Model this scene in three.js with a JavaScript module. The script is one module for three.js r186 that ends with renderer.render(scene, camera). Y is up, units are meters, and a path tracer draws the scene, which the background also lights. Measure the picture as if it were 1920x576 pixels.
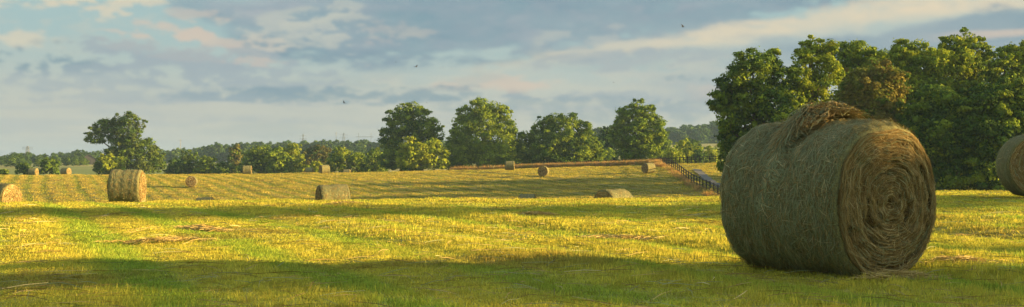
import * as THREE from 'three';

// ---------- camera, sky, sun, exposure ----------
const scene = new THREE.Scene();
const EYE = 1.09, F = 2200, HOR = 312;                 // eye height, focal length and horizon of the 1920 x 576 photograph
const camera = new THREE.PerspectiveCamera(2 * Math.atan(288 / F) * 180 / Math.PI, 1920 / 576, 0.1, 9000);
camera.position.set(0, EYE, 0);
camera.rotation.x = Math.atan((HOR - 288) / F);
scene.add(camera);
const EXPOSURE = 3.1;
const SUN_EL = 10.5 * Math.PI / 180, SUN_BACK = 4 * Math.PI / 180;
const toSun = new THREE.Vector3(Math.cos(SUN_EL) * Math.cos(SUN_BACK), Math.sin(SUN_EL), Math.cos(SUN_EL) * Math.sin(SUN_BACK));
const sun = new THREE.DirectionalLight(new THREE.Color().setRGB(1.0, 0.68, 0.25), 5);
sun.position.copy(toSun).multiplyScalar(300).add(new THREE.Vector3(0, 0, -80)); sun.castShadow = true; sun.shadow.radius = 2.5;
sun.shadow.mapSize.set(4096, 4096);
Object.assign(sun.shadow.camera, { left: -160, right: 160, top: 120, bottom: -120, near: 1, far: 900 });
sun.target.position.set(0, 0, -80); scene.add(sun, sun.target);

const renderer = new THREE.WebGLRenderer({ antialias: true });
renderer.setSize(1024, 307);
renderer.toneMapping = THREE.LinearToneMapping;
renderer.toneMappingExposure = EXPOSURE;
renderer.shadowMap.enabled = true;
scene.fog = new THREE.FogExp2(new THREE.Color().setRGB(0.42, 0.62, 0.95), 0.00024);

// ---------- helpers ----------
function RNG(seed) {
  let s = seed >>> 0;
  return () => { s = (s + 0x6d2b79f5) | 0; let t = Math.imul(s ^ (s >>> 15), 1 | s); t = (t + Math.imul(t ^ (t >>> 7), 61 | t)) ^ t; return ((t ^ (t >>> 14)) >>> 0) / 4294967296; };
}
const PERM = new Float32Array(65536); { const r = RNG(77); for (let i = 0; i < 65536; i++) PERM[i] = r() * 2 - 1; }
const h2 = (x, y) => PERM[((x & 255) * 256 + ((y + (x >> 8) * 57 + (y >> 8) * 131) & 255)) & 65535];
function noise(x, y) {
  const xi = Math.floor(x), yi = Math.floor(y); let u = x - xi, v = y - yi;
  u = u * u * (3 - 2 * u); v = v * v * (3 - 2 * v);
  const a = h2(xi, yi), b = h2(xi + 1, yi), c = h2(xi, yi + 1), d = h2(xi + 1, yi + 1);
  return a + (b - a) * u + (c - a) * v + (a - b - c + d) * u * v;
}
function fbm(x, y, o = 4) { let s = 0, a = 0.5; for (let i = 0; i < o; i++) { s += a * noise(x + i * 17.3, y - i * 9.1); x *= 2.03; y *= 2.03; a *= 0.5; } return s; }
const ss = (a, b, x) => { const t = Math.min(1, Math.max(0, (x - a) / (b - a))); return t * t * (3 - 2 * t); };
const lerp = (a, b, t) => a + (b - a) * t;
const mix3 = (a, b, t) => [lerp(a[0], b[0], t), lerp(a[1], b[1], t), lerp(a[2], b[2], t)];
const lin8 = (r, g, b) => [r, g, b].map((v) => { v /= 255; return v <= 0.04045 ? v / 12.92 : ((v + 0.055) / 1.055) ** 2.4; });
const pw = (pts, x) => { if (x <= pts[0][0]) return pts[0][1]; for (let i = 1; i < pts.length; i++) if (x <= pts[i][0]) return lerp(pts[i - 1][1], pts[i][1], (x - pts[i - 1][0]) / (pts[i][0] - pts[i - 1][0])); return pts[pts.length - 1][1]; };

// ---------- sky: air and cloud, computed by direction (38.4 units to a degree) ----------
{
  const W = 4096, H = 2048, data = new Float32Array(W * H * 4);
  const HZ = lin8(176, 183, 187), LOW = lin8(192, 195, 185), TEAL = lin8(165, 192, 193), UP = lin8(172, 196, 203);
  const GREY = lin8(124, 153, 168), GREY2 = lin8(158, 173, 181), CREAM = lin8(217, 208, 185), PINK = lin8(212, 195, 179), PALE = lin8(194, 198, 187);
  const massLow = [[300, 10], [360, 38], [430, 92], [520, 118], [640, 140], [760, 138], [860, 118], [980, 100], [1100, 98], [1250, 84], [1400, 62], [1500, 44], [1620, 22], [1750, 8], [1900, -8], [2300, -60]];
  const creamMid = [[640, 176], [820, 150], [1000, 122], [1200, 92], [1350, 74], [1500, 52], [1650, 38], [1800, 28], [1950, 18], [2300, 0]];
  const creamHalf = [[640, 3], [820, 7], [1000, 9], [1200, 12], [1350, 14], [1500, 22], [1700, 26], [1950, 24], [2300, 14]];
  const rightTop = [[1250, 120], [1400, 92], [1560, 74], [1680, 66], [1790, 52], [1830, 34], [1900, 28], [2000, 30], [2300, 10]];
  const strokes = [ // x, y, half width, half height, slope, colour, strength, ragged
    [1000, 165, 460, 34, -0.06, PALE, 0.8, 0.7], [930, 158, 110, 10, -0.06, PINK, 0.55, 1], [1290, 135, 90, 22, -0.1, PALE, 0.5, 1],
    [60, 14, 330, 13, -0.06, CREAM, 0.95, 0.8], [250, 12, 110, 20, -0.2, CREAM, 0.75, 0.9], [40, 92, 120, 11, 0.08, CREAM, 0.75, 0.8], [180, 38, 30, 12, 0, CREAM, 0.5, 1],
    [60, 130, 150, 15, 0.02, GREY, 0.8, 1], [280, 112, 150, 16, 0.1, GREY2, 0.8, 1], [160, 158, 260, 14, 0, GREY2, 0.6, 1], [430, 140, 190, 30, 0.05, GREY2, 0.75, 1], [110, 96, 40, 5, 0, GREY, 0.6, 1],
    [290, 70, 95, 10, 0.05, PINK, 0.62, 1.3], [395, 78, 70, 11, 0.1, PINK, 0.55, 1.3], [340, 100, 120, 14, 0.1, PINK, 0.15, 1.3], [500, 86, 34, 12, 0, PINK, 0.5, 1.3], [375, 42, 60, 8, 0.05, PINK, 0.4, 1.3], [460, 124, 40, 5, 0, PINK, 0.45, 1.2], [575, 62, 100, 26, -0.15, PALE, 0.55, 1.3], [620, 30, 60, 10, -0.3, PALE, 0.5, 1.2], [735, 62, 60, 16, 0, PINK, 0.22, 1.3],
    [650, 182, 300, 11, -0.025, GREY, 0.75, 0.8], [230, 190, 240, 9, 0, GREY2, 0.5, 0.9], [1130, 78, 90, 22, 0, PALE, 0.35, 1.3], [1170, 116, 170, 12, -0.06, GREY2, 0.6, 1], [1300, 148, 60, 5, 0, GREY, 0.55, 1],
    [600, 222, 520, 10, 0, LOW, 0.6, 0.9], [1180, 182, 200, 9, 0, GREY2, 0.65, 0.9], [1300, 178, 60, 12, 0, PINK, 0.35, 1], [1130, 208, 260, 18, 0, GREY, 0.4, 0.9], [985, 162, 60, 8, -0.05, PINK, 0.5, 1],
  ];
  const bounds = strokes.map((s) => [s[0] - s[2] * 1.4 - 60, s[0] + s[2] * 1.4 + 60]);
  const col = [0, 0, 0], put = (c, a) => { for (let k = 0; k < 3; k++) col[k] += (c[k] - col[k]) * a; };
  for (let j = 0; j < H; j++) {
    const el = ((j + 0.5) / H - 0.5) * Math.PI, E = el * 180 / Math.PI;
    for (let i = 0; i < W; i++) {
      const o = (j * W + i) * 4; data[o + 3] = 1;
      if (E < -0.2) { data[o] = 0.2; data[o + 1] = 0.2; data[o + 2] = 0.18; continue; }
      const ph = ((i + 0.5) / W - 0.5) * 2 * Math.PI, dx = Math.cos(ph), dz = Math.sin(ph), az = Math.atan2(dx, -dz);
      const aa = Math.abs(az), lx = aa < 0.7 ? Math.tan(aa) : Math.tan(0.7) + (aa - 0.7) * 1.7;
      const sx = 960 + Math.sign(az) * lx * F, sy = HOR - E * 38.4;
      const near = 1 - ss(1150, 1700, Math.abs(sx - 960));
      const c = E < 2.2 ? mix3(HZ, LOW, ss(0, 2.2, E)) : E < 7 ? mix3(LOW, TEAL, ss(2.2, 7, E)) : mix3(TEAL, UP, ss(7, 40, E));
      col[0] = c[0]; col[1] = c[1]; col[2] = c[2];
      // loose cloud everywhere, on a flat layer so that it draws out into streaks near the horizon
      const k = 1 / (Math.sin(Math.max(el, 0)) + 0.07), px = dx * k * 1.1, pz = dz * k * 1.1;
      const n1 = fbm(px * 0.9 + 3, pz * 0.9 + 7, 5), n2 = fbm(px * 2.1 + 31, pz * 1.6 + 2, 4);
      const inFrame = near * (1 - ss(9, 14, E));
      put(GREY, ss(0.02, 0.36, n1) * 0.8 * (1 - 0.75 * inFrame)); put(CREAM, ss(0.05, 0.45, n2) * 0.6 * (1 - 0.8 * inFrame));
      if (near > 0 && E < 16) {
        const w1 = fbm(sx / 150, sy / 34 + 40, 5), w2 = fbm(sx / 46 + 9, sy / 17 + 3, 4), w3 = fbm(sx / 260 + 5, sy / 60, 3), w4 = fbm(sx / 26 + w1 * 1.5, sy / 9 + w2, 4);
        const yy = sy + w1 * 26, top = 1 - ss(8.2, 15, E);
        for (let q = 0; q < 3; q++) { const s = strokes[q]; stroke(s, bounds[q]); }
        const lb = pw(massLow, sx);
        put(mix3(GREY, GREY2, Math.min(1.3, Math.max(-0.2, 0.5 + 0.9 * w3 + 0.3 * w4 + 0.4 * w2))), ss(-9, 16, lb + w1 * 40 + w2 * 22 + w4 * 14 - sy) * (0.93 + 0.3 * w2) * near * top * ss(280, 520, sx + w1 * 240));
        put(mix3(PALE, GREY, 0.3), ss(0.16, 0.5, w1 + 0.5 * w2) * 0.55 * near * top * ss(420, 600, sx) * ss(30, 90, sy));
        put(mix3(GREY2, PALE, 0.3 + w3), 0.55 * ss(1050, 1350, sx + w1 * 200) * ss(40, 80, sy) * (1 - ss(150, 230, sy)) * near);
        const cm = pw(creamMid, sx), ch = pw(creamHalf, sx);
        put(CREAM, ss(1.7, 0.2, Math.abs(sy - cm + w1 * 22 + w4 * 8) / ch) * 0.95 * near * ss(820, 1450, sx + w1 * 260) * (1.0 + 0.3 * w2 + 0.25 * w4));
        put(mix3(GREY, GREY2, 0.35 + w3), ss(-6, 14, sy - pw(rightTop, sx) + w2 * 20 + w1 * 12) * ss(1280, 1560, sx) * (1 - ss(95, 150, sy)) * 0.9 * near);
        put(PINK, ss(1, 0.3, Math.abs(sy - 84 + w1 * 8) / 9) * ss(1700, 1880, sx) * 0.7 * near);
        put(mix3(GREY2, HZ, 0.4), ss(-0.08, 0.35, fbm(sx / 330 + 8, sy / 13 + w1, 4)) * 0.4 * ss(170, 205, sy) * near);
        put(PALE, ss(0.1, 0.5, w4 + 0.6 * w1) * 0.4 * ss(20, 60, sy) * (1 - ss(120, 170, sy)) * (1 - ss(560, 900, sx)) * near);
        for (let q = 3; q < strokes.length; q++) stroke(strokes[q], bounds[q]);
        function stroke(s, b) {
          if (sx < b[0] || sx > b[1]) return;
          const ex = (sx - s[0] + w3 * 60) / s[2], ey = (sy - s[1] - (sx - s[0]) * s[4] + w1 * 12) / s[3];
          const e2 = ex * ex / 1.9 + ey * ey / 3.2; if (e2 > 1) return;
          const d = 1 - e2;
          put(s[5], ss(0.05, 0.85, d * 0.75 - 0.06 + (w1 * 0.7 + w2 * 0.9 + w4 * 1.1) * s[7]) * ss(0, 0.35, d) * s[6] * near);
        }
      }
      // warm air round the low sun; the broad lobe is added fill for shade
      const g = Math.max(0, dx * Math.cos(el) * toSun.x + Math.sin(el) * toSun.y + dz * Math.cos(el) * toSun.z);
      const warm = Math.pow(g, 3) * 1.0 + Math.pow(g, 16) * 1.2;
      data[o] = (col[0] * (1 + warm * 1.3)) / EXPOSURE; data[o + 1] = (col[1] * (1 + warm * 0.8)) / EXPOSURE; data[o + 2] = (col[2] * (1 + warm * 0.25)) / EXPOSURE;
    }
  }
  const t = new THREE.DataTexture(data, W, H, THREE.RGBAFormat, THREE.FloatType);
  t.mapping = THREE.EquirectangularReflectionMapping; t.magFilter = t.minFilter = THREE.LinearFilter; t.needsUpdate = true;
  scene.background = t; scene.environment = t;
}

// ---------- naming ----------
const taken = new Map();
function numbered(name) { const n = taken.get(name) ?? 0; taken.set(name, n + 1); return n ? name + '_' + String(n).padStart(3, '0') : name; }
function tag(o, label, category, group, kind) { if (label) o.userData.label = label; if (category) o.userData.category = category; if (group) o.userData.group = group; if (kind) o.userData.kind = kind; return o; }
function shadows(o) { o.traverse((m) => { if (m.isMesh) { m.castShadow = true; m.receiveShadow = true; } }); return o; }
function addTop(o, name) { o.name = numbered(name); scene.add(o); return shadows(o); }
function part(name, geo, mat, parent, kind) { const m = new THREE.Mesh(geo, mat); m.name = name; m.castShadow = m.receiveShadow = true; if (kind) m.userData.kind = kind; parent.add(m); return m; }
class MB { // collects triangles with vertex colours
  constructor() { this.p = []; this.c = []; this.i = []; this.n = 0; }
  v(x, y, z, c) { this.p.push(x, y, z); this.c.push(c[0], c[1], c[2]); return this.n++; }
  t(a, b, c) { this.i.push(a, b, c); }
  q(a, b, c, d) { this.i.push(a, b, c, a, c, d); }
  geo(smooth) {
    const g = new THREE.BufferGeometry();
    g.setAttribute('position', new THREE.Float32BufferAttribute(this.p, 3)); g.setAttribute('color', new THREE.Float32BufferAttribute(this.c, 3)); g.setIndex(this.i);
    if (smooth) g.computeVertexNormals();
    return g;
  }
  box(x0, y0, z0, x1, y1, z1, c) {
    const b = [[x0, y0, z0], [x1, y0, z0], [x1, y0, z1], [x0, y0, z1], [x0, y1, z0], [x1, y1, z0], [x1, y1, z1], [x0, y1, z1]].map((p) => this.v(...p, c));
    for (const f of [[0, 1, 2, 3], [7, 6, 5, 4], [0, 4, 5, 1], [1, 5, 6, 2], [2, 6, 7, 3], [3, 7, 4, 0]]) this.q(...f.map((k) => b[k]));
    return this;
  }
  bar(a, b, r, c, r2 = r, sides = 4) {
    const A = new THREE.Vector3(...a), B = new THREE.Vector3(...b), d = B.clone().sub(A).normalize(), u = new THREE.Vector3(Math.abs(d.y) > 0.9 ? 1 : 0, Math.abs(d.y) > 0.9 ? 0 : 1, 0).cross(d).normalize(), w = d.clone().cross(u);
    const ra = [], rb = [];
    for (let k = 0; k < sides; k++) { const an = (k + 0.5) / sides * 2 * Math.PI, cx = Math.cos(an), cy = Math.sin(an); const o = u.clone().multiplyScalar(cx).addScaledVector(w, cy); ra.push(this.v(A.x + o.x * r, A.y + o.y * r, A.z + o.z * r, c)); rb.push(this.v(B.x + o.x * r2, B.y + o.y * r2, B.z + o.z * r2, c)); }
    for (let k = 0; k < sides; k++) { const n = (k + 1) % sides; this.q(ra[k], ra[n], rb[n], rb[k]); }
    for (let k = 2; k < sides; k++) { this.t(ra[0], ra[k], ra[k - 1]); this.t(rb[0], rb[k - 1], rb[k]); }
    return this;
  }
}

// ---------- terrain ----------
const PROFILE = [[-60, 0], [0, 0], [12, 0], [22, 0.02], [32, 0.0], [40, -0.1], [46, -0.22], [52, -0.58], [60, -1.3], [75, -2.3], [95, -3.1], [115, -3.3], [135, -2.75], [155, -1.7], [170, -0.75], [185, 0], [200, 0.42], [214, 0.5], [240, 0.12], [262, -0.4], [300, -1.6], [350, -1], [430, 2], [520, 4.6], [620, 5.6], [800, 6.5], [1500, 8], [4000, 10]];
function profile(d) {
  const P = PROFILE; if (d <= P[0][0]) return P[0][1]; if (d >= P[P.length - 1][0]) return P[P.length - 1][1];
  let i = 1; while (d > P[i][0]) i++;
  const sl = (k) => (k <= 0 || k >= P.length - 1) ? 0 : (P[k + 1][1] - P[k - 1][1]) / (P[k + 1][0] - P[k - 1][0]);
  const [x0, y0] = P[i - 1], [x1, y1] = P[i], h = x1 - x0, t = (d - x0) / h, t2 = t * t, t3 = t2 * t;
  return (2 * t3 - 3 * t2 + 1) * y0 + (t3 - 2 * t2 + t) * h * sl(i - 1) + (-2 * t3 + 3 * t2) * y1 + (t3 - t2) * h * sl(i);
}
function land(x, d) {
  let y = profile(d);
  y -= 0.0075 * Math.max(0, -Math.max(x, -60)) * ss(15, 40, d) * (1 - ss(70, 100, d));
  y += 0.33 * ss(3, 12, x) * ss(14, 26, d) * (1 - ss(34, 60, d));
  y -= 0.45 * ss(-2, 6, x) * ss(48, 57, d) * (1 - ss(68, 95, d));
  y += 0.55 * ss(-18, -27, x) * ss(50, 60, d) * (1 - ss(74, 95, d));
  const far = ss(100, 150, d);
  y += far * (1 - ss(280, 400, d)) * (x < 0 ? -1.25 * (1 - Math.exp(x / 45)) : 0.03 * Math.min(x, 35));
  y += 8 * Math.exp(-(((x - 105) / 75) ** 2) - (((d - 640) / 170) ** 2)) - 4 * ss(0, 200, -x) * ss(350, 600, d);
  y += 0.5 * fbm(x / 60 + 5, d / 60, 3) * ss(60, 110, d) * (1 - 0.6 * ss(150, 200, d)) + 2.5 * fbm(x / 200, d / 200, 3) * ss(350, 700, d);
  return y;
}
const rowPhase = (x, d) => { const b = 1.3 * noise(x / 40, d / 40); return (0.92 * x + 0.40 * d + b * ss(60, 120, d)) / (d > 70 ? 2.3 : 1.7); };
function swath(x, d) { const s = rowPhase(x, d), k = Math.floor(s), f = s - k; return Math.sin(f * Math.PI) * (0.7 + 0.5 * h2(k, 3)); }
function ground(x, d) {
  let y = land(x, d);
  if (d < 225) y += (d > 70 ? 0.18 : 0.06) * (swath(x, d) - 0.6) * ss(2, 14, d) + (d < 60 ? 0.05 * fbm(x * 0.8, d * 0.8, 3) : 0.08 * fbm(x * 0.35, d * 0.35, 2));
  return y;
}
const at = (px, d) => (px - 960) / F * d;
const GREEN = [0.30, 0.43, 0.06], STRAW = [0.60, 0.56, 0.09], BROWN = [0.30, 0.22, 0.07], PASTURE = [0.19, 0.26, 0.055];
const SLOPE_GREEN = [0.16, 0.22, 0.042], SLOPE_STRAW = [0.52, 0.42, 0.09]; // far slope, toned darker than the near field; row contrast partly imitates low-sun striping
function dryness(x, d) { // how straw-coloured the stubble is: cut rows, regrowth and painted low-sun striping
  const s = rowPhase(x, d), k = Math.floor(s), f = s - k;
  let v = 0.62 + (d > 80 ? 0.95 : 0.75) * (f < 0.55 ? 1 : -1) * ss(0, 0.12, Math.min(f, Math.abs(0.55 - f), 1 - f)) * (0.7 + 0.5 * h2(k, 11)) + 0.5 * fbm(x * 0.16 + 3, d * 0.16, 3) + 0.35 * fbm(x * 0.9, d * 0.9 + 30, 3);
  return Math.min(1, Math.max(0, v));
}
function fieldColour(x, d) {
  const v = dryness(x, d), b = ss(0.18, 0.4, fbm(x * 0.45 + 70, d * 0.45 + 20, 4));
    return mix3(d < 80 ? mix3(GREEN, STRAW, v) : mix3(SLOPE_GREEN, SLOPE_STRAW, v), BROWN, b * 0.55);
}
{
  const ds = [], push = (a, b, s) => { for (let d = a; d < b - 1e-6; d += s) ds.push(d); };
  push(-60, 4, 4); push(4, 50, 0.28); push(50, 100, 1.0); push(100, 225, 0.85); push(225, 700, 6); for (let d = 700; d < 2300; d *= 1.07) ds.push(d);
  const NC = 400, outer = [3, 8, 20, 50, 120, 300, 800];
  const cols = []; for (const e of [...outer].reverse()) cols.push([-1, -e]); for (let k = 0; k <= NC; k++) cols.push([k / NC * 2 - 1, 0]); for (const e of outer) cols.push([1, e]);
  const p = [], c = [], uv = [], idx = [];
  for (const d of ds) {
    const hw = 14 + 0.6 * Math.max(0, d);
    for (const [t, e] of cols) {
      const x = t * hw + e; p.push(x, ground(x, d), -d); uv.push(x / 5, d / 5);
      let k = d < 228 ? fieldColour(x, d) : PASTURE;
      if (d >= 150) { const w = ss(222, 250, d), n = 0.5 + 0.8 * fbm(x / 50, d / 40, 3); k = mix3(k, mix3(PASTURE, [0.42, 0.38, 0.14], ss(0.3, 0.9, n + (x > 60 && d > 480 ? 0.35 : 0))), w); }
      c.push(...mix3(k, BROWN, d < 228 ? 0.22 : 0));
    }
  }
  const n = cols.length;
  for (let j = 0; j + 1 < ds.length; j++) for (let i = 0; i + 1 < n; i++) { const a = j * n + i; idx.push(a, a + 1, a + n + 1, a, a + n + 1, a + n); }
  const g = new THREE.BufferGeometry();
  g.setAttribute('position', new THREE.Float32BufferAttribute(p, 3)); g.setAttribute('color', new THREE.Float32BufferAttribute(c, 3)); g.setAttribute('uv', new THREE.Float32BufferAttribute(uv, 2)); g.setIndex(idx); g.computeVertexNormals();
  const S = 512, px = new Uint8Array(S * S * 4), bp = new Uint8Array(S * S * 4), r = RNG(5);
  const tile = (x, y, f) => { const a = x / S * f, b = y / S * f, wx = x / S, wy = y / S; return lerp(lerp(noise(a, b), noise(a - f, b), wx), lerp(noise(a, b - f), noise(a - f, b - f), wx), wy); };
  for (let y = 0; y < S; y++) for (let x = 0; x < S; x++) {
    const o = (y * S + x) * 4, v = 0.5 * tile(x, y, 24) + 0.4 * tile(x, y, 90) + 0.35 * (r() * 2 - 1), L = 215 + 40 * v;
    px[o] = L; px[o + 1] = L - 3 + 8 * v; px[o + 2] = L - 20; px[o + 3] = 255; bp[o] = bp[o + 1] = bp[o + 2] = 128 + 90 * v; bp[o + 3] = 255;
  }
  const mk = (a, srgb) => { const t = new THREE.DataTexture(a, S, S); t.wrapS = t.wrapT = THREE.RepeatWrapping; t.magFilter = THREE.LinearFilter; t.minFilter = THREE.LinearMipmapLinearFilter; t.generateMipmaps = true; if (srgb) t.colorSpace = THREE.SRGBColorSpace; t.needsUpdate = true; return t; };
  const m = new THREE.Mesh(g, new THREE.MeshStandardMaterial({ vertexColors: true, map: mk(px, true), bumpMap: mk(bp), bumpScale: 0.04, roughness: 1 }));
  m.userData.kind = 'structure'; addTop(m, 'hay_field_ground');
}

// ---------- stubble: upright blades over the cut field ----------
const grassMat = new THREE.MeshPhysicalMaterial({ color: 0xffffff, roughness: 0.95, transmission: 0.42, thickness: 0, side: THREE.DoubleSide, specularIntensity: 0.1 });
function tuft(seed, blades, spread, h0, h1, w, lean) {
  const r = RNG(seed), p = [], idx = [];
  for (let b = 0; b < blades; b++) {
    const a = r() * 6.283, q = Math.sqrt(r()) * spread, x = Math.cos(a) * q, z = Math.sin(a) * q, h = lerp(h0, h1, r()), f = r() * 6.283, ww = w * (0.6 + 0.8 * r()), lx = (r() - 0.5) * lean, lz = (r() - 0.5) * lean, n = p.length / 3;
    const ex = Math.cos(f) * ww / 2, ez = Math.sin(f) * ww / 2;
    p.push(x - ex, -0.01, z - ez, x + ex, -0.01, z + ez, x + lx * 0.35 - ex * 0.7, h * 0.6, z + lz * 0.35 - ez * 0.7, x + lx * 0.35 + ex * 0.7, h * 0.6, z + lz * 0.35 + ez * 0.7, x + lx, h, z + lz);
    idx.push(n, n + 1, n + 3, n, n + 3, n + 2, n + 2, n + 3, n + 4);
  }
  const g = new THREE.BufferGeometry(); g.setAttribute('position', new THREE.Float32BufferAttribute(p, 3)); g.setIndex(idx); return g;
}
function grassZone(name, label, seed, d0, d1, count, geo, sc, mat = grassMat, colour = fieldColour, keep = () => 1) {
  const r = RNG(seed), spots = [];
  for (let k = 0; k < count; k++) {
    const d = Math.sqrt(lerp(d0 * d0, d1 * d1, r())), x = (r() * 2 - 1) * (4.0 + 0.47 * d), pick = r(), u = r(), v = r(), w = r();
    if (pick > keep(x, d)) continue;
    spots.push([x, d, u, v, w]);
  }
  const m = new THREE.InstancedMesh(geo, mat, spots.length), M = new THREE.Matrix4(), Q = new THREE.Quaternion(), Y = new THREE.Vector3(0, 1, 0), P = new THREE.Vector3(), S = new THREE.Vector3(), C = new THREE.Color();
  spots.forEach(([x, d, u, v, w], k) => {
    Q.setFromAxisAngle(Y, u * 6.283); const s = sc * (0.75 + 0.5 * v), hs = (0.5 + 0.6 * w + 0.9 * w ** 8) * (0.85 + 0.5 * fbm(x * 0.5, d * 0.5, 2)) * (d < 80 ? 0.55 + 0.75 * swath(x, d) : 1);
    M.compose(P.set(x, ground(x, d), -d), Q, S.set(s, hs, s)); m.setMatrixAt(k, M);
    const own = h2(k * 7, k * 3 + 1), c = mix3(colour(x, d), own > 0 ? STRAW : own < -0.75 ? BROWN : GREEN, 0.45 * Math.abs(own)), b = 0.62 + 0.7 * v; m.setColorAt(k, C.setRGB(c[0] * b * (0.92 + 0.16 * w), c[1] * b, c[2] * b));
  });
  tag(m, label, 'grass', null, 'stuff'); m.userData.kind = 'stuff'; addTop(m, name);
}
grassZone('grass_stubble', 'short yellow green cut grass nearest the camera', 11, 7.5, 17, 60000, tuft(1, 11, 0.075, 0.018, 0.055, 0.007, 0.06), 1);
grassZone('grass_stubble', 'short yellow cut grass behind the big bale', 12, 16, 31, 62000, tuft(2, 12, 0.12, 0.02, 0.06, 0.012, 0.07), 1.15);
grassZone('grass_stubble', 'cut grass along the near crest of the field', 13, 30, 58, 60000, tuft(3, 12, 0.2, 0.025, 0.065, 0.02, 0.09), 1.3);
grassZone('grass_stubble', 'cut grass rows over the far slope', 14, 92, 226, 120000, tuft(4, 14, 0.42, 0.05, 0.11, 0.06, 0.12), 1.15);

// ---------- loose straw lying on the stubble ----------
const hayMat = new THREE.MeshStandardMaterial({ vertexColors: true, roughness: 0.9, side: THREE.DoubleSide });
const TAN = [0.40, 0.29, 0.12], HAYBROWN = [0.25, 0.16, 0.05], GREYGREEN = [0.27, 0.29, 0.15], PALEHAY = [0.60, 0.49, 0.26];
function hayColour(r, warm) { const a = r(), b = 0.7 + 0.6 * r(); const c = warm ? (a < 0.56 ? HAYBROWN : a < 0.95 ? TAN : PALEHAY) : (a < 0.82 ? GREYGREEN : a < 0.96 ? TAN : PALEHAY); return [c[0] * b, c[1] * b, c[2] * b]; }
function strand(mb, pts, w, c, up) { // a narrow ribbon through pts, its face turned to up
  let prev;
  for (let k = 0; k < pts.length; k++) {
    const a = pts[Math.max(0, k - 1)], b = pts[Math.min(pts.length - 1, k + 1)], t = [b[0] - a[0], b[1] - a[1], b[2] - a[2]];
    let s = [t[1] * up[2] - t[2] * up[1], t[2] * up[0] - t[0] * up[2], t[0] * up[1] - t[1] * up[0]]; const l = Math.hypot(...s) || 1, q = w / 2 / l * (k === 0 || k === pts.length - 1 ? 0.6 : 1), P = pts[k];
    const i0 = mb.v(P[0] - s[0] * q, P[1] - s[1] * q, P[2] - s[2] * q, c), i1 = mb.v(P[0] + s[0] * q, P[1] + s[1] * q, P[2] + s[2] * q, c);
    if (prev) mb.q(prev[0], prev[1], i1, i0); prev = [i0, i1];
  }
}
{
  const r = RNG(41), mb = new MB();
  for (let k = 0; k < 5200; k++) {
    const d = Math.sqrt(lerp(64, 1500, r() * r())), x = (r() * 2 - 1) * (2 + 0.47 * d); if (r() > 0.1 + 0.8 * dryness(x, d)) continue;
    const a = r() * 6.283, L = 0.08 + 0.18 * r(), y = ground(x, d) + 0.03 + 0.035 * r(), dy = (r() - 0.5) * 0.05, b = (r() - 0.5) * 0.05, ca = Math.cos(a), sa = Math.sin(a);
    strand(mb, [[x - ca * L, y - dy, -d - sa * L], [x - sa * b, y + 0.01, -d + ca * b], [x + ca * L, y + dy, -d + sa * L]], 0.003 + 0.0003 * d, hayColour(r, r() < 0.75), [r() * 2 - 1, 0.6, r() * 2 - 1]);
  }
  const m = new THREE.Mesh(mb.geo(), hayMat); tag(m, 'scattered pale straws lying on the cut grass', 'straw', null, 'stuff'); addTop(m, 'loose_straw');
}
function wisp(px, d, w, len, n, label, turn) {
  const r = RNG(Math.round(px * 7 + d)), mb = new MB(), x0 = at(px, d), ct = Math.cos(turn), st = Math.sin(turn);
  for (let k = 0; k < n * 0.8; k++) {
    const g = () => (r() + r() + r()) / 1.5 - 1, u = g() * len, v = g() * w, hgt = 0.10 * Math.exp(-((u / len) ** 2 + (v / w) ** 2) * 2.5) * r();
    const lx = u * ct - v * st, lz = u * st + v * ct, a = turn + (r() - 0.5) * 3.0, L = 0.05 + 0.12 * r(), y = ground(x0 + lx, d - lz) - ground(x0, d) + 0.03 + hgt * 0.6, dy = (r() - 0.5) * 0.08, b = (r() - 0.5) * 0.1, ca = Math.cos(a), sa = Math.sin(a);
    strand(mb, [[lx - ca * L, y - dy, lz - sa * L], [lx - sa * b, y + 0.015, lz + ca * b], [lx + ca * L, y + dy, lz + sa * L]], 0.003 + 0.00022 * d, [[0.55, 0.40, 0.14], [0.42, 0.29, 0.10], [0.6, 0.47, 0.2]][Math.floor(r() * 3)], [r() * 2 - 1, 0.35, r() * 2 - 1]);
  }
  const m = new THREE.Mesh(mb.geo(), hayMat); m.position.set(x0, ground(x0, d), -d);
  tag(m, label, 'hay', 'wisps of hay left on the field'); addTop(m, 'hay_wisp');
}
wisp(378, 20.2, 0.25, 0.75, 520, 'brown wisp of loose hay on the sunlit grass at left', 0.5);
wisp(300, 16.6, 0.12, 0.95, 300, 'thin tan streak of raked hay on the left grass, nearest the camera', -0.2);
wisp(1000, 25.5, 0.25, 0.6, 380, 'small brown hay wisp on the field below the end-on far bale', 0.05);
wisp(1160, 17.2, 0.18, 0.9, 420, 'long low hay wisp on the yellow grass left of the big bale', 0.0);
wisp(640, 34, 0.3, 0.8, 300, 'hay wisp on the near crest below the half-sunken bale', 0.1);
wisp(1800, 12.6, 0.2, 0.6, 260, 'strands of hay on the grass right of the big bale', 0.1);
wisp(1690, 11.05, 0.14, 0.55, 360, 'fallen hay along the foot of the big bale face', -0.1);

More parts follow.
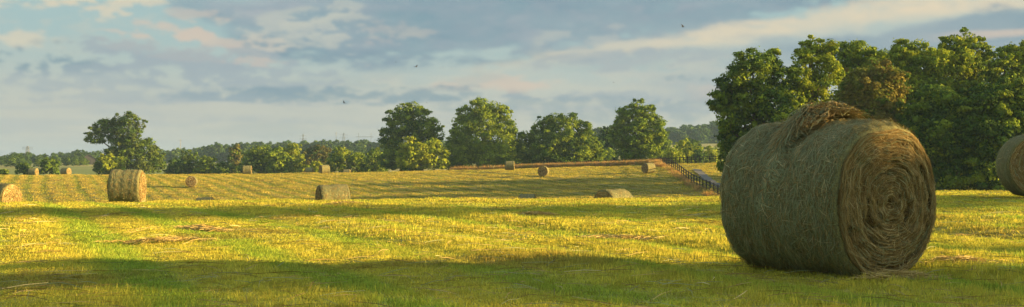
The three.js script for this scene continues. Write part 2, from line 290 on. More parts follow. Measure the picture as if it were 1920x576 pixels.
// ---------- hay bales ----------
function hayTexture(seed, S, along, tint) { // fibres: short strokes mostly along v
  const cv = document.createElement('canvas'); cv.width = cv.height = S; const g = cv.getContext('2d'), r = RNG(seed);
  g.fillStyle = `rgb(${tint.map((v) => Math.round(v)).join(',')})`; g.fillRect(0, 0, S, S);
  for (let k = 0; k < S * 16; k++) {
    const x = r() * S, y = r() * S, L = S * (0.015 + 0.05 * r()), a = (r() - 0.5) * (r() < along ? 0.5 : 3.1) + Math.PI / 2, v = 0.45 + 0.9 * r(), w = r() < 0.25;
    const c = tint.map((t, i) => Math.min(255, t * v * (w ? [1.2, 1.08, 0.85][i] : 1)) | 0);
    g.strokeStyle = `rgba(${c.join(',')},0.75)`; g.lineWidth = 0.7 + 1.5 * r();
    for (const ox of [0, x < S / 2 ? S : -S]) { g.beginPath(); g.moveTo(x + ox, y); g.quadraticCurveTo(x + ox + Math.cos(a) * L / 2 + (r() - 0.5) * 6, y + Math.sin(a) * L / 2, x + ox + Math.cos(a) * L, y + Math.sin(a) * L); g.stroke(); }
  }
  const t = new THREE.CanvasTexture(cv); t.wrapS = t.wrapT = THREE.RepeatWrapping; t.colorSpace = THREE.SRGBColorSpace; t.magFilter = THREE.LinearFilter;
  return t;
}
const sideTex = hayTexture(3, 1024, 0.45, [122, 120, 80]), faceTex = hayTexture(4, 1024, 0.85, [100, 72, 32]);  // base tints darkened to stand for shade between the strands
const sideMat = new THREE.MeshStandardMaterial({ map: sideTex, bumpMap: sideTex, bumpScale: 0.012, roughness: 0.92 });
const faceMat = new THREE.MeshStandardMaterial({ map: faceTex, bumpMap: faceTex, bumpScale: 0.02, roughness: 0.95 });
const BR = 0.765, BL = 1.5;
function baleSurface(seed, lump) {
  // the drum's outside as a function of angle (0 = top) and length; and its end as radius and angle
  const n = (a, b, k) => noise(a + seed * 3.7 + k * 11, b - seed * 1.9);
  const rim = (x) => { const e = BL / 2 - Math.abs(x); return e > 0.11 ? 0 : -0.11 * (1 - Math.sqrt(Math.max(0, 1 - (1 - e / 0.11) ** 2))) * 0.75; };
  const settle = (p) => { const y = p[1]; const floor = -BR + 0.035; if (y < floor + 0.06) { const k = floor + 0.06 - y; p[1] = floor + 0.06 - 0.06 * (1 - Math.exp(-k / 0.06)); p[2] *= 1.03; } return p; };
  const side = (th, x, off = 0) => {
    const c = Math.cos(th), s = Math.sin(th);
    const r = BR + rim(x) + off + lump * (0.020 * n(c * 1.6 + x * 0.8, s * 1.6 + x, 1) + 0.016 * n(x * 9, c * 0.6 + s * 0.4, 2) + 0.008 * n(c * 9 + x * 6, s * 9 - x * 5, 3));
    return settle([x, c * r, s * r]);
  };
  const end = (q, th, sgn, off = 0) => { // q: 0 centre .. 1 rim
    const c = Math.cos(th), s = Math.sin(th), turn = q * 24 + th / 6.2832 + 0.22 * n(c * 1.5, s * 1.5, 5), f = turn - Math.floor(turn);
    const edge = ss(1, 0.86, q);
    let o = 0.03 * ss(1, 0.5, q) - 0.05 * Math.exp(-((q / 0.1) ** 2));
    o += edge * lump * (0.020 * (Math.abs(f - 0.5) * 2 - 0.5) * ss(0.05, 0.2, q) + 0.09 * Math.min(0, n(q * 17 + c * 0.9, s * 1.6 + c, 6) + 0.25) * ss(0.12, 0.3, q) + 0.02 * n(c * q * 12, s * q * 12, 7));
    const b = side(th, sgn * (BL / 2 - 0.004), 0), rr = q;
    return [sgn * (BL / 2 - 0.004 + o + off), b[1] * rr, b[2] * rr];
  };
  return { side, end };
}
function bale(opt) {
  const { seed, lump = 1, nt = 96, nx = 28, nq = 26, sideStrands = 0, faceStrands = 0, ridge = false } = opt;
  const root = new THREE.Group(), S = baleSurface(seed, lump), core = new THREE.Group();
  const LIFT = BR - 0.035; // the drum's centre above its base
  const p = [], uv = [], idx = [];
  for (let i = 0; i <= nt; i++) for (let k = 0; k <= nx; k++) { // end spacing is closer so that the rim rounds
    const th = i / nt * 2 * Math.PI, u = k / nx * 2 - 1, x = Math.sign(u) * (1 - (1 - Math.abs(u)) ** 1.5) * BL / 2, P = S.side(th, x); p.push(P[0], P[1] + LIFT, P[2]); uv.push(x * 1.0, th * BR * 1.0);
  }
  for (let i = 0; i < nt; i++) for (let k = 0; k < nx; k++) { const a = i * (nx + 1) + k, b = a + nx + 1; idx.push(a, b, b + 1, a, b + 1, a + 1); }
  const mk = () => { const g = new THREE.BufferGeometry(); g.setAttribute('position', new THREE.Float32BufferAttribute(p, 3)); g.setAttribute('uv', new THREE.Float32BufferAttribute(uv, 2)); g.setIndex(idx); g.computeVertexNormals(); return g; };
  const drum = part('wrapped_side', mk(), sideMat, root);
  const ends = [];
  for (const sgn of [1, -1]) {
    p.length = uv.length = idx.length = 0;
    for (let i = 0; i <= nt; i++) for (let k = 0; k <= nq; k++) { const th = i / nt * 2 * Math.PI, q = k / nq, P = S.end(q, th, sgn); p.push(P[0], P[1] + LIFT, P[2]); uv.push(q * BR * 1.6, th * 0.5); }
    for (let i = 0; i < nt; i++) for (let k = 0; k < nq; k++) { const a = i * (nq + 1) + k, b = a + nq + 1; sgn > 0 ? idx.push(a, a + 1, b + 1, a, b + 1, b) : idx.push(a, b + 1, a + 1, a, b, b + 1); }
    ends.push(part('end_face', mk(), faceMat, root));
  }
  const r = RNG(seed * 991 + 5);
  if (sideStrands) {
    const mb = new MB();
    for (let k = 0; k < sideStrands; k++) {
      const th = r() * 6.283, x = (r() * 2 - 1) * (BL / 2 - 0.02), a = (r() - 0.5) * (r() < 0.5 ? 0.9 : 3.1), L = 0.025 + 0.06 * r(), lift = 0.004 + 0.020 * r() * r(), fly = r() < 0.06 ? 0.03 : 0, pts = [];
      for (let m = -1; m <= 1; m++) { const xx = Math.max(-BL / 2 + 0.005, Math.min(BL / 2 - 0.005, x + Math.sin(a) * L * m)), P = S.side(th + Math.cos(a) * L * m / BR, xx, lift + (m === 0 ? 0.006 : 0) + (m === 1 ? fly : 0)); pts.push([P[0], P[1] + LIFT, P[2]]); }
      strand(mb, pts, opt.thick ?? 0.0042, hayColour(r, r() < 0.2).map((v) => v * 0.85), [0, Math.cos(th), Math.sin(th)]);
    }
    part('surface_straw', mb.geo(), hayMat, drum, 'stuff');
  }
  if (faceStrands) for (const [e, sgn] of [[ends[0], 1], [ends[1], -1]]) {
    if (opt.oneFace && sgn < 0) continue;
    const mb = new MB();
    for (let k = 0; k < faceStrands; k++) {
      const q = Math.sqrt(0.002 + 0.99 * r()), th = r() * 6.283, a = (r() - 0.5) * (r() < 0.8 ? 0.3 : 3.0), L = (0.03 + 0.08 * r()) * (0.35 + 0.65 * q), lift = 0.006 + 0.045 * r() * r(), fly = r() < 0.08 ? 0.05 * r() : 0, pts = [];
      const y0 = q * Math.cos(th), z0 = q * Math.sin(th);
      for (let m = -1.5; m <= 1.5; m++) { const dt = Math.cos(a) * L * m / BR / Math.max(0.12, q), qq = Math.min(0.99, Math.abs(q + Math.sin(a) * L * m / BR)), P = S.end(qq, th + dt, sgn, lift + (m > 1 ? fly : 0)); pts.push([P[0], P[1] + LIFT, P[2]]); }
      strand(mb, pts, opt.thick ?? 0.0042, hayColour(r, r() < 0.85), [sgn, 0.3 * (r() - 0.5), 0.3 * (r() - 0.5)]);
    }
    part('coiled_straw', mb.geo(), hayMat, e, 'stuff');
  }
  if (ridge) { // the loose end of the swath, lying over the top as a shaggy hump that thins down the front
    const mb = new MB(), x0 = (t) => ridge.x - 0.08 * ss(0, 1, t) + 0.05 * noise(t * 1.7, 5), core = [0.19, 0.165, 0.085];
    const amp = (t) => t < 0 ? ss(-0.85, -0.05, t) : 1 - ss(0.1, 1.15, t) * 0.93, wid = (t) => 0.035 + 0.145 * amp(t);
    const T0 = -0.8, T1 = 1.75, NT = 70, NX = 12, grid = [];
    for (let i = 0; i <= NT; i++) { const row = [], t = lerp(T0, T1, i / NT); for (let k = 0; k <= NX; k++) { const u = k / NX * 2 - 1, P = S.side(ridge.sign * t, x0(t) + u * wid(t), -0.03 + 0.115 * amp(t) * ss(0, 0.25, (t - T0)) * (1 - u * u) ** 0.7 * (0.75 + 0.5 * noise(t * 7, u * 2)) + 0.03 * amp(t) * noise(t * 30, u * 9)); row.push(mb.v(P[0], P[1] + LIFT, P[2], core)); } grid.push(row); }
    for (let i = 0; i < NT; i++) for (let k = 0; k < NX; k++) mb.q(grid[i][k], grid[i + 1][k], grid[i + 1][k + 1], grid[i][k + 1]);
    const R = part('loose_hay_ridge', mb.geo(true), hayMat, root);
    R.userData.label = 'shaggy ridge of loose brown hay over the top';
    const ms = new MB();
    for (let k = 0; k < 7500; k++) {
      const t = lerp(T0, T1, r() ** 1.5), u = (r() + r()) - 1, A = amp(t), a = (r() - 0.5) * (r() < 0.6 ? 1.2 : 3.1), L = (0.04 + 0.12 * r()) * lerp(1, 0.5, ss(0.3, 1.2, t)), fly = (r() < 0.2 ? 0.07 : 0.02) * (1 - 0.8 * ss(0.3, 1.0, t)), pts = [];
      const base = 0.004 + 0.125 * A * ss(0, 0.25, t - T0) * Math.max(0, 1 - u * u) ** 0.7 * (0.75 + 0.4 * r());
      for (let m = -1.5; m <= 1.5; m++) { const P = S.side(ridge.sign * (t + Math.cos(a) * L * m / BR), x0(t) + u * wid(t) * 1.15 + Math.sin(a) * L * m, base + fly * r() + (Math.abs(m) < 1 ? 0.01 : -0.004)); pts.push([P[0], P[1] + LIFT, P[2]]); }
      strand(ms, pts, 0.0058, hayColour(r, r() < 0.5 - 0.35 * ss(0.3, 1.1, t)).map((v) => v * 0.85), [(r() - 0.5), Math.cos(t) + (r() - 0.5), Math.sin(ridge.sign * t) + (r() - 0.5)]);
    }
    part('hay_strand', ms.geo(), hayMat, R, 'stuff');
  }
  return root;
}
function place(o, name, x, d, heading, label, group, scale = [1, 1, 1]) { // heading: where the +x end points, degrees from +z (to the camera) towards +x (right)
  const h = heading * Math.PI / 180;
  o.position.set(x, land(x, d) + (d < 20 ? -0.03 : d < 225 ? 0.02 : 0), -d); o.rotation.y = Math.atan2(-Math.cos(h), Math.sin(h)); o.scale.set(...scale);
  tag(o, label, 'hay bale', group); addTop(o, name); return o;
}
const BG = 'round hay bales on the field';
place(bale({ seed: 1, lump: 1.25, nt: 220, nx: 60, nq: 60, sideStrands: 20000, faceStrands: 16000, oneFace: true, ridge: { x: 0.0, sign: 1 } }), 'hay_bale', 3.24, 12.12, 33.7, 'huge round hay bale in the foreground with a shaggy hay ridge on top', BG, [1.03, 1.05, 1.03]);
place(bale({ seed: 2, nt: 120, nx: 30, nq: 36, sideStrands: 4000, faceStrands: 6000, thick: 0.010 }), 'hay_bale', at(1942, 27.6), 27.6, -12, 'hay bale cut off by the right edge, coiled end towards the camera', BG);
place(bale({ seed: 3, nt: 96, nx: 30, nq: 24, sideStrands: 3000, faceStrands: 1600, thick: 0.016 }), 'hay_bale', at(238, 50.3), 50.3, 95, 'big square-looking bale side-on at left on the near crest, below the tall oak', BG, [0.86, 1, 1]);
place(bale({ seed: 4, nt: 80, nx: 24, nq: 20, sideStrands: 2000, faceStrands: 1500, thick: 0.02 }), 'hay_bale', at(3, 66), 66, 66, 'hay bale cut off by the left edge with its orange sunlit end to the right', BG);
const mid = bale({ seed: 5, nt: 80, nx: 24, nq: 20, sideStrands: 2000, faceStrands: 1500, thick: 0.02 });
place(mid, 'hay_bale', at(624, 60), 60, 112, 'half-sunken brown bale in the hollow at left of centre, dark end to the left', BG);
const again = (src, ...a) => place(src.clone(), 'hay_bale', ...a);
again(mid, at(1150, 58), 58, 132, 'low bale rising behind the near crest, left of the big foreground bale', BG);
again(mid, at(1812, 63), 63, 84, 'pale bale top just showing over the crest right of the big bale', BG);
const small = bale({ seed: 6, nt: 48, nx: 14, nq: 12, sideStrands: 500, faceStrands: 400, thick: 0.05 });
place(small, 'hay_bale', at(384, 112), 112, 86, 'bale of which only the grey top shows, below the end-on bale at left', BG);
for (const [px, d, h, label] of [
  [989, 112, 80, 'bale of which only the top shows, below the end-on bale near centre'],
  [359, 165, 8, 'small end-on bale on the left slope casting a shadow to its left'],
  [1019, 171, -10, 'dark end-on bale standing on the slope near the middle of the picture'],
  [463, 207, 98, 'small bale on the hilltop in front of the reddish bare bush'],
  [608, 200, 120, 'small bale with a dark left side on the hilltop at left of centre'],
  [580, 243, 90, 'tiny pale bale behind the hilltop just left of a browner one'],
  [650, 262, 90, 'tiny sunken bale under the yellow green bushes at left of centre'],
  [897, 252, 90, 'tiny pale bale under the tallest round tree'],
  [956, 197, 88, 'square-looking bale on the hilltop between the two round centre trees'],
  [1216, 172, 124, 'bale by the rail fence below the single tree at right of centre'],
  [62, 232, 84, 'far left bale standing left of the small round bush'],
  [123, 228, 72, 'far left bale with a warm lit end, right of the small round bush'],
]) again(small, at(px, d), d, h, label, BG);

// ---------- trees ----------
const leafMat = new THREE.MeshPhysicalMaterial({ vertexColors: true, roughness: 0.8, transmission: 0.32, thickness: 0, side: THREE.DoubleSide, specularIntensity: 0.12 });
const barkMat = new THREE.MeshStandardMaterial({ vertexColors: true, roughness: 0.95 });
const BARK = [0.13, 0.10, 0.07];
const LEAF = { deep: [0.078, 0.145, 0.022], mid: [0.150, 0.230, 0.025], light: [0.27, 0.35, 0.028], yellow: [0.36, 0.41, 0.030], rust: [0.24, 0.21, 0.04], far: [0.060, 0.125, 0.020] };
function limb(mb, a, b, r0, r1, bend, r, seg = 5) {
  let prev = a; const off = [(r() - 0.5) * bend, r() * bend * 0.5, (r() - 0.5) * bend];
  for (let k = 1; k <= seg; k++) { const t = k / seg, w = Math.sin(t * Math.PI), P = [0, 1, 2].map((i) => lerp(a[i], b[i], t) + off[i] * w); mb.bar(prev, P, lerp(r0, r1, (k - 1) / seg), BARK, lerp(r0, r1, t), 6); prev = P; }
}
// lobes: [x, y, z, rx, ry] in metres from the foot; leaf: length of a leaf spray; tone: colours
function tree({ seed, lobes, leaf, n, tone, trunk = 0.3, fork = 0.3, limbs = true, loose = 0.5, puff = 1.1, accents = [] }) {
  const r = RNG(seed * 7919 + 13), root = new THREE.Group(), g = () => (r() + r() + r()) / 1.5 - 1;
  const top = Math.max(...lobes.map((l) => l[1])), cx = lobes.reduce((s, l) => s + l[0] * l[3], 0) / lobes.reduce((s, l) => s + l[3], 0), fy = top * fork;
  const mt = new MB(); limb(mt, [0, -0.6, 0], [cx * 0.3, fy, 0], trunk * 1.25, trunk * 0.8, 0.3, r, 4); limb(mt, [cx * 0.3, fy, 0], [cx, top, 0], trunk * 0.8, trunk * 0.15, 0.8, r, 5);
  const T = part('trunk', mt.geo(true), barkMat, root);
  if (limbs) for (const l of lobes) { const m = new MB(), y0 = Math.min(l[1] * 0.7, fy * (0.8 + 0.8 * r())); limb(m, [cx * 0.3, y0, 0], [l[0], l[1] - l[4] * 0.2, l[2]], trunk * 0.5, trunk * 0.12, 1.0, r); for (let k = 0; k < 3; k++) limb(m, [l[0], l[1] - l[4] * 0.2, l[2]], [l[0] + g() * l[3] * 0.9, l[1] + r() * l[4] * 0.8, l[2] + g() * l[3] * 0.9], trunk * 0.14, trunk * 0.04, 0.5, r, 3); part('branch', m.geo(true), barkMat, T); }
  const area = lobes.reduce((s, l) => s + l[3] * l[4], 0), mb = new MB();
  for (const l0 of lobes) {
    const l = [l0[0], l0[1], l0[2], l0[3] * puff, l0[4] * puff], nl = n * 1.5 * l[3] * l[4] / area, nc = Math.max(6, Math.round(13 * l[3] * l[4] / (leaf * leaf * 16))), cs = [];
    for (let k = 0; k < nc; k++) {
      let a = r() * 6.283, u = r() * 1.8 - 0.8, s = Math.sqrt(Math.max(0, 1 - u * u)), q = 0.55 + 0.5 * Math.sqrt(r()); if (r() < 0.24) q = 1.08 + 0.25 * r();
      const R = (0.20 + 0.32 * r() * r() + 0.06 * r()) * Math.min(l[3], l[4]) * (q > 1.07 ? 0.62 : 1);
      const acc = accents.length && r() < accents[0][1] ? accents[0][0] : null, tn = tone[Math.floor(r() * tone.length)], b = 0.8 + 0.4 * r();
      cs.push([l[0] + Math.cos(a) * s * l[3] * q, l[1] + u * l[4] * q, l[2] + Math.sin(a) * s * l[3] * q, R, (acc ?? tn).map((v) => v * b), 0.65 + 0.9 * r(), 0.45 + 0.4 * r(), 0.65 + 0.9 * r()]);
    }
    for (let k = 0; k < nl; k++) {
      const c = cs[Math.floor(r() * nc)], a = r() * 6.283, u = r() * 2 - 1, s = Math.sqrt(1 - u * u), q = c[3] * (0.25 + 0.8 * Math.sqrt(r()) + 0.55 * r() ** 4 + (r() < 0.12 * loose ? 0.5 : 0)), inner = r() < 0.2, e = inner ? [l[0], l[1], l[2], l[3], l[4], l[3], 0.3 + 0.7 * Math.cbrt(r())] : [c[0], c[1], c[2], c[5], c[6], c[7], q];
      const P = new THREE.Vector3(e[0] + Math.cos(a) * s * e[3] * e[6], e[1] + u * e[4] * e[6], e[2] + Math.sin(a) * s * e[5] * e[6]);
      const N = new THREE.Vector3(Math.cos(a) * s * 0.6 + g(), u * 0.5 + 0.45 + g(), Math.sin(a) * s * 0.6 + g()).normalize();
      const U = new THREE.Vector3(g(), g() - 0.3, g()).cross(N).normalize(), V = N.clone().cross(U), L = leaf * (0.65 + 0.7 * r()) * 0.5, w = L * (0.5 + 0.3 * r()), b = 0.75 + 0.5 * r(), C = c[4].map((v) => v * b), f = L * 0.25;
      const p0 = mb.v(P.x - V.x * L, P.y - V.y * L, P.z - V.z * L, C), p1 = mb.v(P.x + U.x * w - N.x * f, P.y + U.y * w - N.y * f, P.z + U.z * w - N.z * f, C), p2 = mb.v(P.x + V.x * L, P.y + V.y * L, P.z + V.z * L, C), p3 = mb.v(P.x - U.x * w - N.x * f, P.y - U.y * w - N.y * f, P.z - U.z * w - N.z * f, C);
      mb.t(p0, p1, p2); mb.t(p0, p2, p3);
    }
  }
  part('crown', mb.geo(), leafMat, root);
  return root;
}
function blob(seed, w, h, base, k, deep = 0.8) { // lobes of a rounded crown: w wide, h tall, clear of the ground by base
  const r = RNG(seed * 31 + 7), out = [], H = h - base;
  for (let i = 0; i < k; i++) {
    const t = (i + 0.5) / k, y = base + H * (0.14 + 0.72 * t), env = Math.sqrt(Math.max(0.08, 1 - ((t - 0.40) / 0.68) ** 2)), a = i * 2.4 + r() * 0.8, q = w / 2 * env * (0.45 + 0.25 * r()), R = Math.min(w, H) * (0.20 + 0.08 * r());
    out.push([Math.cos(a) * q, y, Math.sin(a) * q * deep, R, R * 0.82]);
  }
  out.push([0, base + H * 0.5, 0, w * 0.25, H * 0.3], [(r() - 0.5) * w * 0.2, h - H * 0.14, 0, w * 0.17, H * 0.14]);
  return out;
}
// lobes given as they lie in the photograph: px, py, radius in px, at depth d, about a foot at px0
const lobesAt = (px0, d, list) => { const y0 = land(at(px0, d), d), m = d / F; return list.map(([px, py, rp, dz = 0, rv = rp]) => [(px - px0) * m, EYE + (HOR - py) * m - y0, dz, rp * m, rv * m]); };
function plant(o, name, px, d, label, category = 'tree', group) { const x = at(px, d); return stand(o, name, x, d, label, category, group); }
function stand(o, name, x, d, label, category = 'tree', group) { o.position.set(x, land(x, d), -d); tag(o, label, category, group); return addTop(o, name); }
const { deep, mid: midGreen, light, yellow, rust, far: farGreen } = LEAF;

// the wood at right; sunlit tops and shaded lower trees put into leaf tone
const RD = 112, wood = 'trees of the wood at right';
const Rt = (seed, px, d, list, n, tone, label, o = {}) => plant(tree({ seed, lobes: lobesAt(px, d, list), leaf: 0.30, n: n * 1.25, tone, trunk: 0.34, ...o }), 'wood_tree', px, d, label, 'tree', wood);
Rt(1, 1415, RD, [[1372, 165, 30, 0], [1352, 195, 22, 0.5], [1395, 135, 34, 1], [1440, 118, 26, -1], [1405, 185, 38, 0], [1362, 225, 24, 1], [1395, 245, 36, 0], [1440, 200, 36, 1], [1380, 290, 34, 0], [1430, 280, 40, 0], [1470, 150, 30, -1], [1395, 330, 30, 0], [1450, 335, 40, 1]], 24000, [deep, midGreen, midGreen, light], 'leftmost dark tree of the wood, spreading over the field behind the big bale', { loose: 0.9, puff: 1.0 });
Rt(2, 1525, RD + 2, [[1500, 110, 22, 1], [1530, 85, 18, 0], [1555, 88, 16, 1], [1512, 92, 14, 0], [1545, 115, 24, 0], [1495, 150, 26, 1], [1530, 160, 30, 0], [1565, 140, 22, 0], [1480, 190, 26, 1.5], [1520, 205, 34, 0], [1500, 260, 40, 0], [1545, 270, 40, 0]], 17000, [light, midGreen, light, yellow], 'open-crowned yellow green tree with bare limbs showing, behind the bale ridge', { loose: 1, fork: 0.5, trunk: 0.28, puff: 0.92 });
Rt(3, 1610, RD + 9, [[1585, 105, 24, 0], [1615, 100, 22, 0], [1635, 115, 20, 0], [1600, 140, 30, 0], [1640, 150, 26, 0], [1610, 190, 36, 0], [1610, 250, 46, 0]], 15000, [light, midGreen, light], 'bright green tree behind the rust-brown one in the wood');
Rt(4, 1630, RD - 3, [[1640, 135, 24, 0], [1665, 150, 24, 1], [1605, 155, 24, 0], [1635, 175, 34, 1], [1675, 185, 22, 0], [1595, 195, 28, 0], [1640, 215, 36, 1], [1610, 255, 40, 0], [1660, 270, 40, 0]], 17000, [rust, rust, [0.20, 0.22, 0.03], midGreen], 'rust-brown tinted tree above the big bale');
Rt(5, 1715, RD + 6, [[1700, 100, 24, 0], [1725, 92, 18, 0], [1685, 120, 22, 0], [1720, 125, 28, 0], [1750, 120, 22, 1], [1700, 155, 30, 0], [1740, 165, 32, 0], [1715, 210, 40, 0], [1715, 280, 50, 0]], 17000, [light, yellow, midGreen], 'tall bright green tree in the middle of the wood');
Rt(6, 1800, RD + 10, [[1785, 92, 22, 0], [1815, 78, 18, 0], [1775, 110, 24, 0], [1835, 95, 18, 0], [1805, 115, 30, 0], [1845, 120, 18, 0], [1790, 150, 34, 0], [1830, 160, 34, 0], [1800, 220, 46, 0], [1800, 290, 50, 0]], 18000, [midGreen, light, yellow], 'tallest tree of the wood, above the gap between the two near bales');
Rt(7, 1900, RD + 5, [[1880, 112, 20, 0], [1905, 105, 18, 0], [1935, 100, 24, 0], [1890, 140, 30, 0], [1925, 150, 34, 0], [1960, 140, 30, 0], [1900, 200, 44, 0], [1950, 210, 46, 0], [1910, 280, 50, 0]], 18000, [light, midGreen, yellow], 'green tree at the right edge above the cut-off bale');
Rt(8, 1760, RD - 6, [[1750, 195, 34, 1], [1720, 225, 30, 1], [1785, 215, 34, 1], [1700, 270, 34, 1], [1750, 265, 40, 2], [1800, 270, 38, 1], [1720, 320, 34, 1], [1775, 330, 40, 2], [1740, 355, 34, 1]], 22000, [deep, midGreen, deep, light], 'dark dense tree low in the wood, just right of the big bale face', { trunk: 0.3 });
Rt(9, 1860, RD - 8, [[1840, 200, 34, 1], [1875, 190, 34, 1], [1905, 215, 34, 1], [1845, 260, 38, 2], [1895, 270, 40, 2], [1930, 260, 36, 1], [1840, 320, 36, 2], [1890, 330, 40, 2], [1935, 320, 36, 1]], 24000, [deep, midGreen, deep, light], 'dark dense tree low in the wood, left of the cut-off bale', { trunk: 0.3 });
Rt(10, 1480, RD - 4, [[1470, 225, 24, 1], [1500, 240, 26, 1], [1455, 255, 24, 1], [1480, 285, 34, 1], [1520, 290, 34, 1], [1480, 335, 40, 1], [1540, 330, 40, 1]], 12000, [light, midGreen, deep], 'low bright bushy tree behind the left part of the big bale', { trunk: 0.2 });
// the wood goes on beyond the right edge, and single trees stand along the field there: their shade lies over the field
const wt = [tree({ seed: 21, lobes: blob(21, 12, 17, 1.0, 11), leaf: 0.42, n: 8000, tone: [midGreen, deep, light], trunk: 0.4 }), tree({ seed: 22, lobes: blob(22, 11, 15, 0.8, 10), leaf: 0.42, n: 7500, tone: [deep, midGreen], trunk: 0.36 })];
const wide = tree({ seed: 23, lobes: blob(23, 10, 14, 5.5, 9), leaf: 0.42, n: 2700, tone: [midGreen, light], trunk: 0.4 });
const low = tree({ seed: 24, lobes: blob(24, 3.0, 6.5, 0.3, 10), leaf: 0.36, n: 8000, tone: [midGreen, deep], trunk: 0.2 });  // slim unseen tree, added to keep the sun off the big bale
let wn = 0;
const offTree = (x, d, src, turn, s, label, group) => { const first = src.parent === null, o = first ? src : src.clone(); o.rotation.y = turn; o.scale.setScalar(s); stand(o, 'field_edge_tree', x, d, label, 'tree', group); wn++; };
for (const [x, d, k, s] of [[84, 106, 0, 0.7], [78, 124, 1, 0.7]]) offTree(x, d, wt[k], wn * 1.7, s, 'leafy tree of the wood beyond the right edge of view', 'wood beyond the right edge');
for (const [x, d, k, s] of [[47, 2.6, 0, 0.8], [44, -6, 1, 0.95], [50, -13, 1, 1], [60, -3, 0, 0.9], [52, -22, 0, 1]]) offTree(x, d, wt[k], wn * 1.7, s, 'leafy tree beside the field, right of the camera', 'trees beside the field right of the camera');
offTree(25, 9.35, low, 0.3, 1, 'slim bushy tree added out of view to shade the big bale, nearest the right edge', 'trees beside the field right of the camera');
offTree(31, 13.6, low, 1.9, 0.75, 'second slim bushy tree added out of view for shade, a little beyond the nearest', 'trees beside the field right of the camera');
for (const [x, d, k, s] of [[70, 134, 0, 0.95], [66, 146, 1, 1], [74, 156, 0, 1], [80, 142, 1, 1]]) offTree(x, d, wt[k], wn * 1.7, s, 'leafy tree behind the wood beyond the right edge', 'trees behind the wood beyond the right edge');
for (const [x, d, s] of [[52, 24.3, 1]]) offTree(x, d, wide, 0.6, s, 'high-crowned tree beside the field beyond the right edge', 'trees beside the field right of the camera');

// the row behind the hilltop
const row = 'trees behind the hilltop';
const Ct = (seed, px, d, list, n, tone, label, o = {}) => plant(tree({ seed, lobes: lobesAt(px, d, list), leaf: 0.44, n: n * 1.2, tone, trunk: 0.38, ...o }), 'broadleaf_tree', px, d, label, 'tree', row);
Ct(31, 232, 262, [[190, 240, 14, 0], [182, 256, 14, 1], [202, 232, 11, 0], [222, 228, 12, 0], [245, 226, 13, 1], [262, 236, 10, 0], [215, 250, 16, 0], [240, 252, 18, 1], [225, 272, 20, 0], [250, 275, 20, 1], [272, 282, 18, 0], [290, 290, 13, 0], [215, 295, 18, 1], [200, 310, 16, 0], [245, 302, 22, 1], [278, 306, 20, 1], [190, 318, 12, 0], [296, 308, 10, 0]], 15000, [midGreen, [0.10, 0.15, 0.024], deep, [0.13, 0.17, 0.028]], 'tall ragged oak alone at left behind the big square-looking bale', { leaf: 0.42, loose: 0.9, trunk: 0.5, puff: 1.12 });
Ct(32, 768, 246, [[755, 210, 16, 0], [775, 203, 13, 0], [738, 222, 14, 0], [790, 215, 13, 1], [760, 235, 22, 0], [735, 255, 18, 0], [790, 240, 18, 1], [815, 236, 12, 0], [822, 252, 12, 1], [745, 280, 22, 0], [785, 275, 24, 0], [730, 300, 16, 0], [770, 305, 22, 0]], 14000, [midGreen, deep, light], 'tall two-headed tree, leftmost of the four big centre trees');
Ct(33, 905, 244, [[900, 203, 18, 0], [925, 204, 15, 1], [875, 212, 15, 0], [945, 215, 14, 0], [905, 230, 26, 1], [868, 240, 18, 0], [948, 240, 18, 0], [858, 265, 18, 0], [890, 262, 26, 2], [935, 265, 26, 1], [960, 258, 12, 0], [870, 292, 24, 1], [915, 295, 26, 2], [945, 296, 20, 1], [850, 300, 14, 0]], 17000, [midGreen, light, light, [0.18, 0.27, 0.028]], 'tallest round tree near the middle, third from left of the hilltop row');
Ct(34, 1050, 246, [[1040, 228, 16, 0], [1070, 228, 15, 0], [1015, 238, 15, 0], [1092, 242, 14, 0], [1050, 250, 26, 1], [1010, 262, 20, 0], [1095, 265, 20, 0], [985, 258, 13, 0], [982, 282, 16, 0], [1030, 280, 26, 2], [1075, 285, 28, 1], [1112, 275, 14, 0], [1120, 290, 13, 0], [1000, 300, 18, 0], [1045, 303, 22, 1], [1105, 300, 18, 0]], 17000, [midGreen, midGreen, deep, light], 'broad low dome-shaped tree right of the tallest round tree');
Ct(35, 1198, 236, [[1195, 201, 13, 0], [1172, 216, 14, 0], [1215, 210, 13, 1], [1195, 225, 20, 0], [1232, 228, 13, 0], [1165, 238, 16, 0], [1225, 245, 18, 1], [1195, 252, 24, 1], [1160, 262, 16, 0], [1175, 280, 18, 0], [1215, 275, 22, 1], [1240, 256, 9, 0], [1200, 294, 14, 0]], 15000, [midGreen, light, midGreen, [0.17, 0.26, 0.027]], 'single rounded tree by the fence at right of centre', { trunk: 0.42 });
Ct(36, 792, 236, [[768, 275, 14, 0], [790, 285, 16, 1], [815, 275, 14, 0], [770, 298, 16, 1], [810, 300, 18, 0], [832, 285, 9, 0], [830, 306, 11, 0], [752, 304, 10, 0]], 7000, [yellow, light, yellow], 'low yellow green tree in front of the two-headed tree', { trunk: 0.2 });
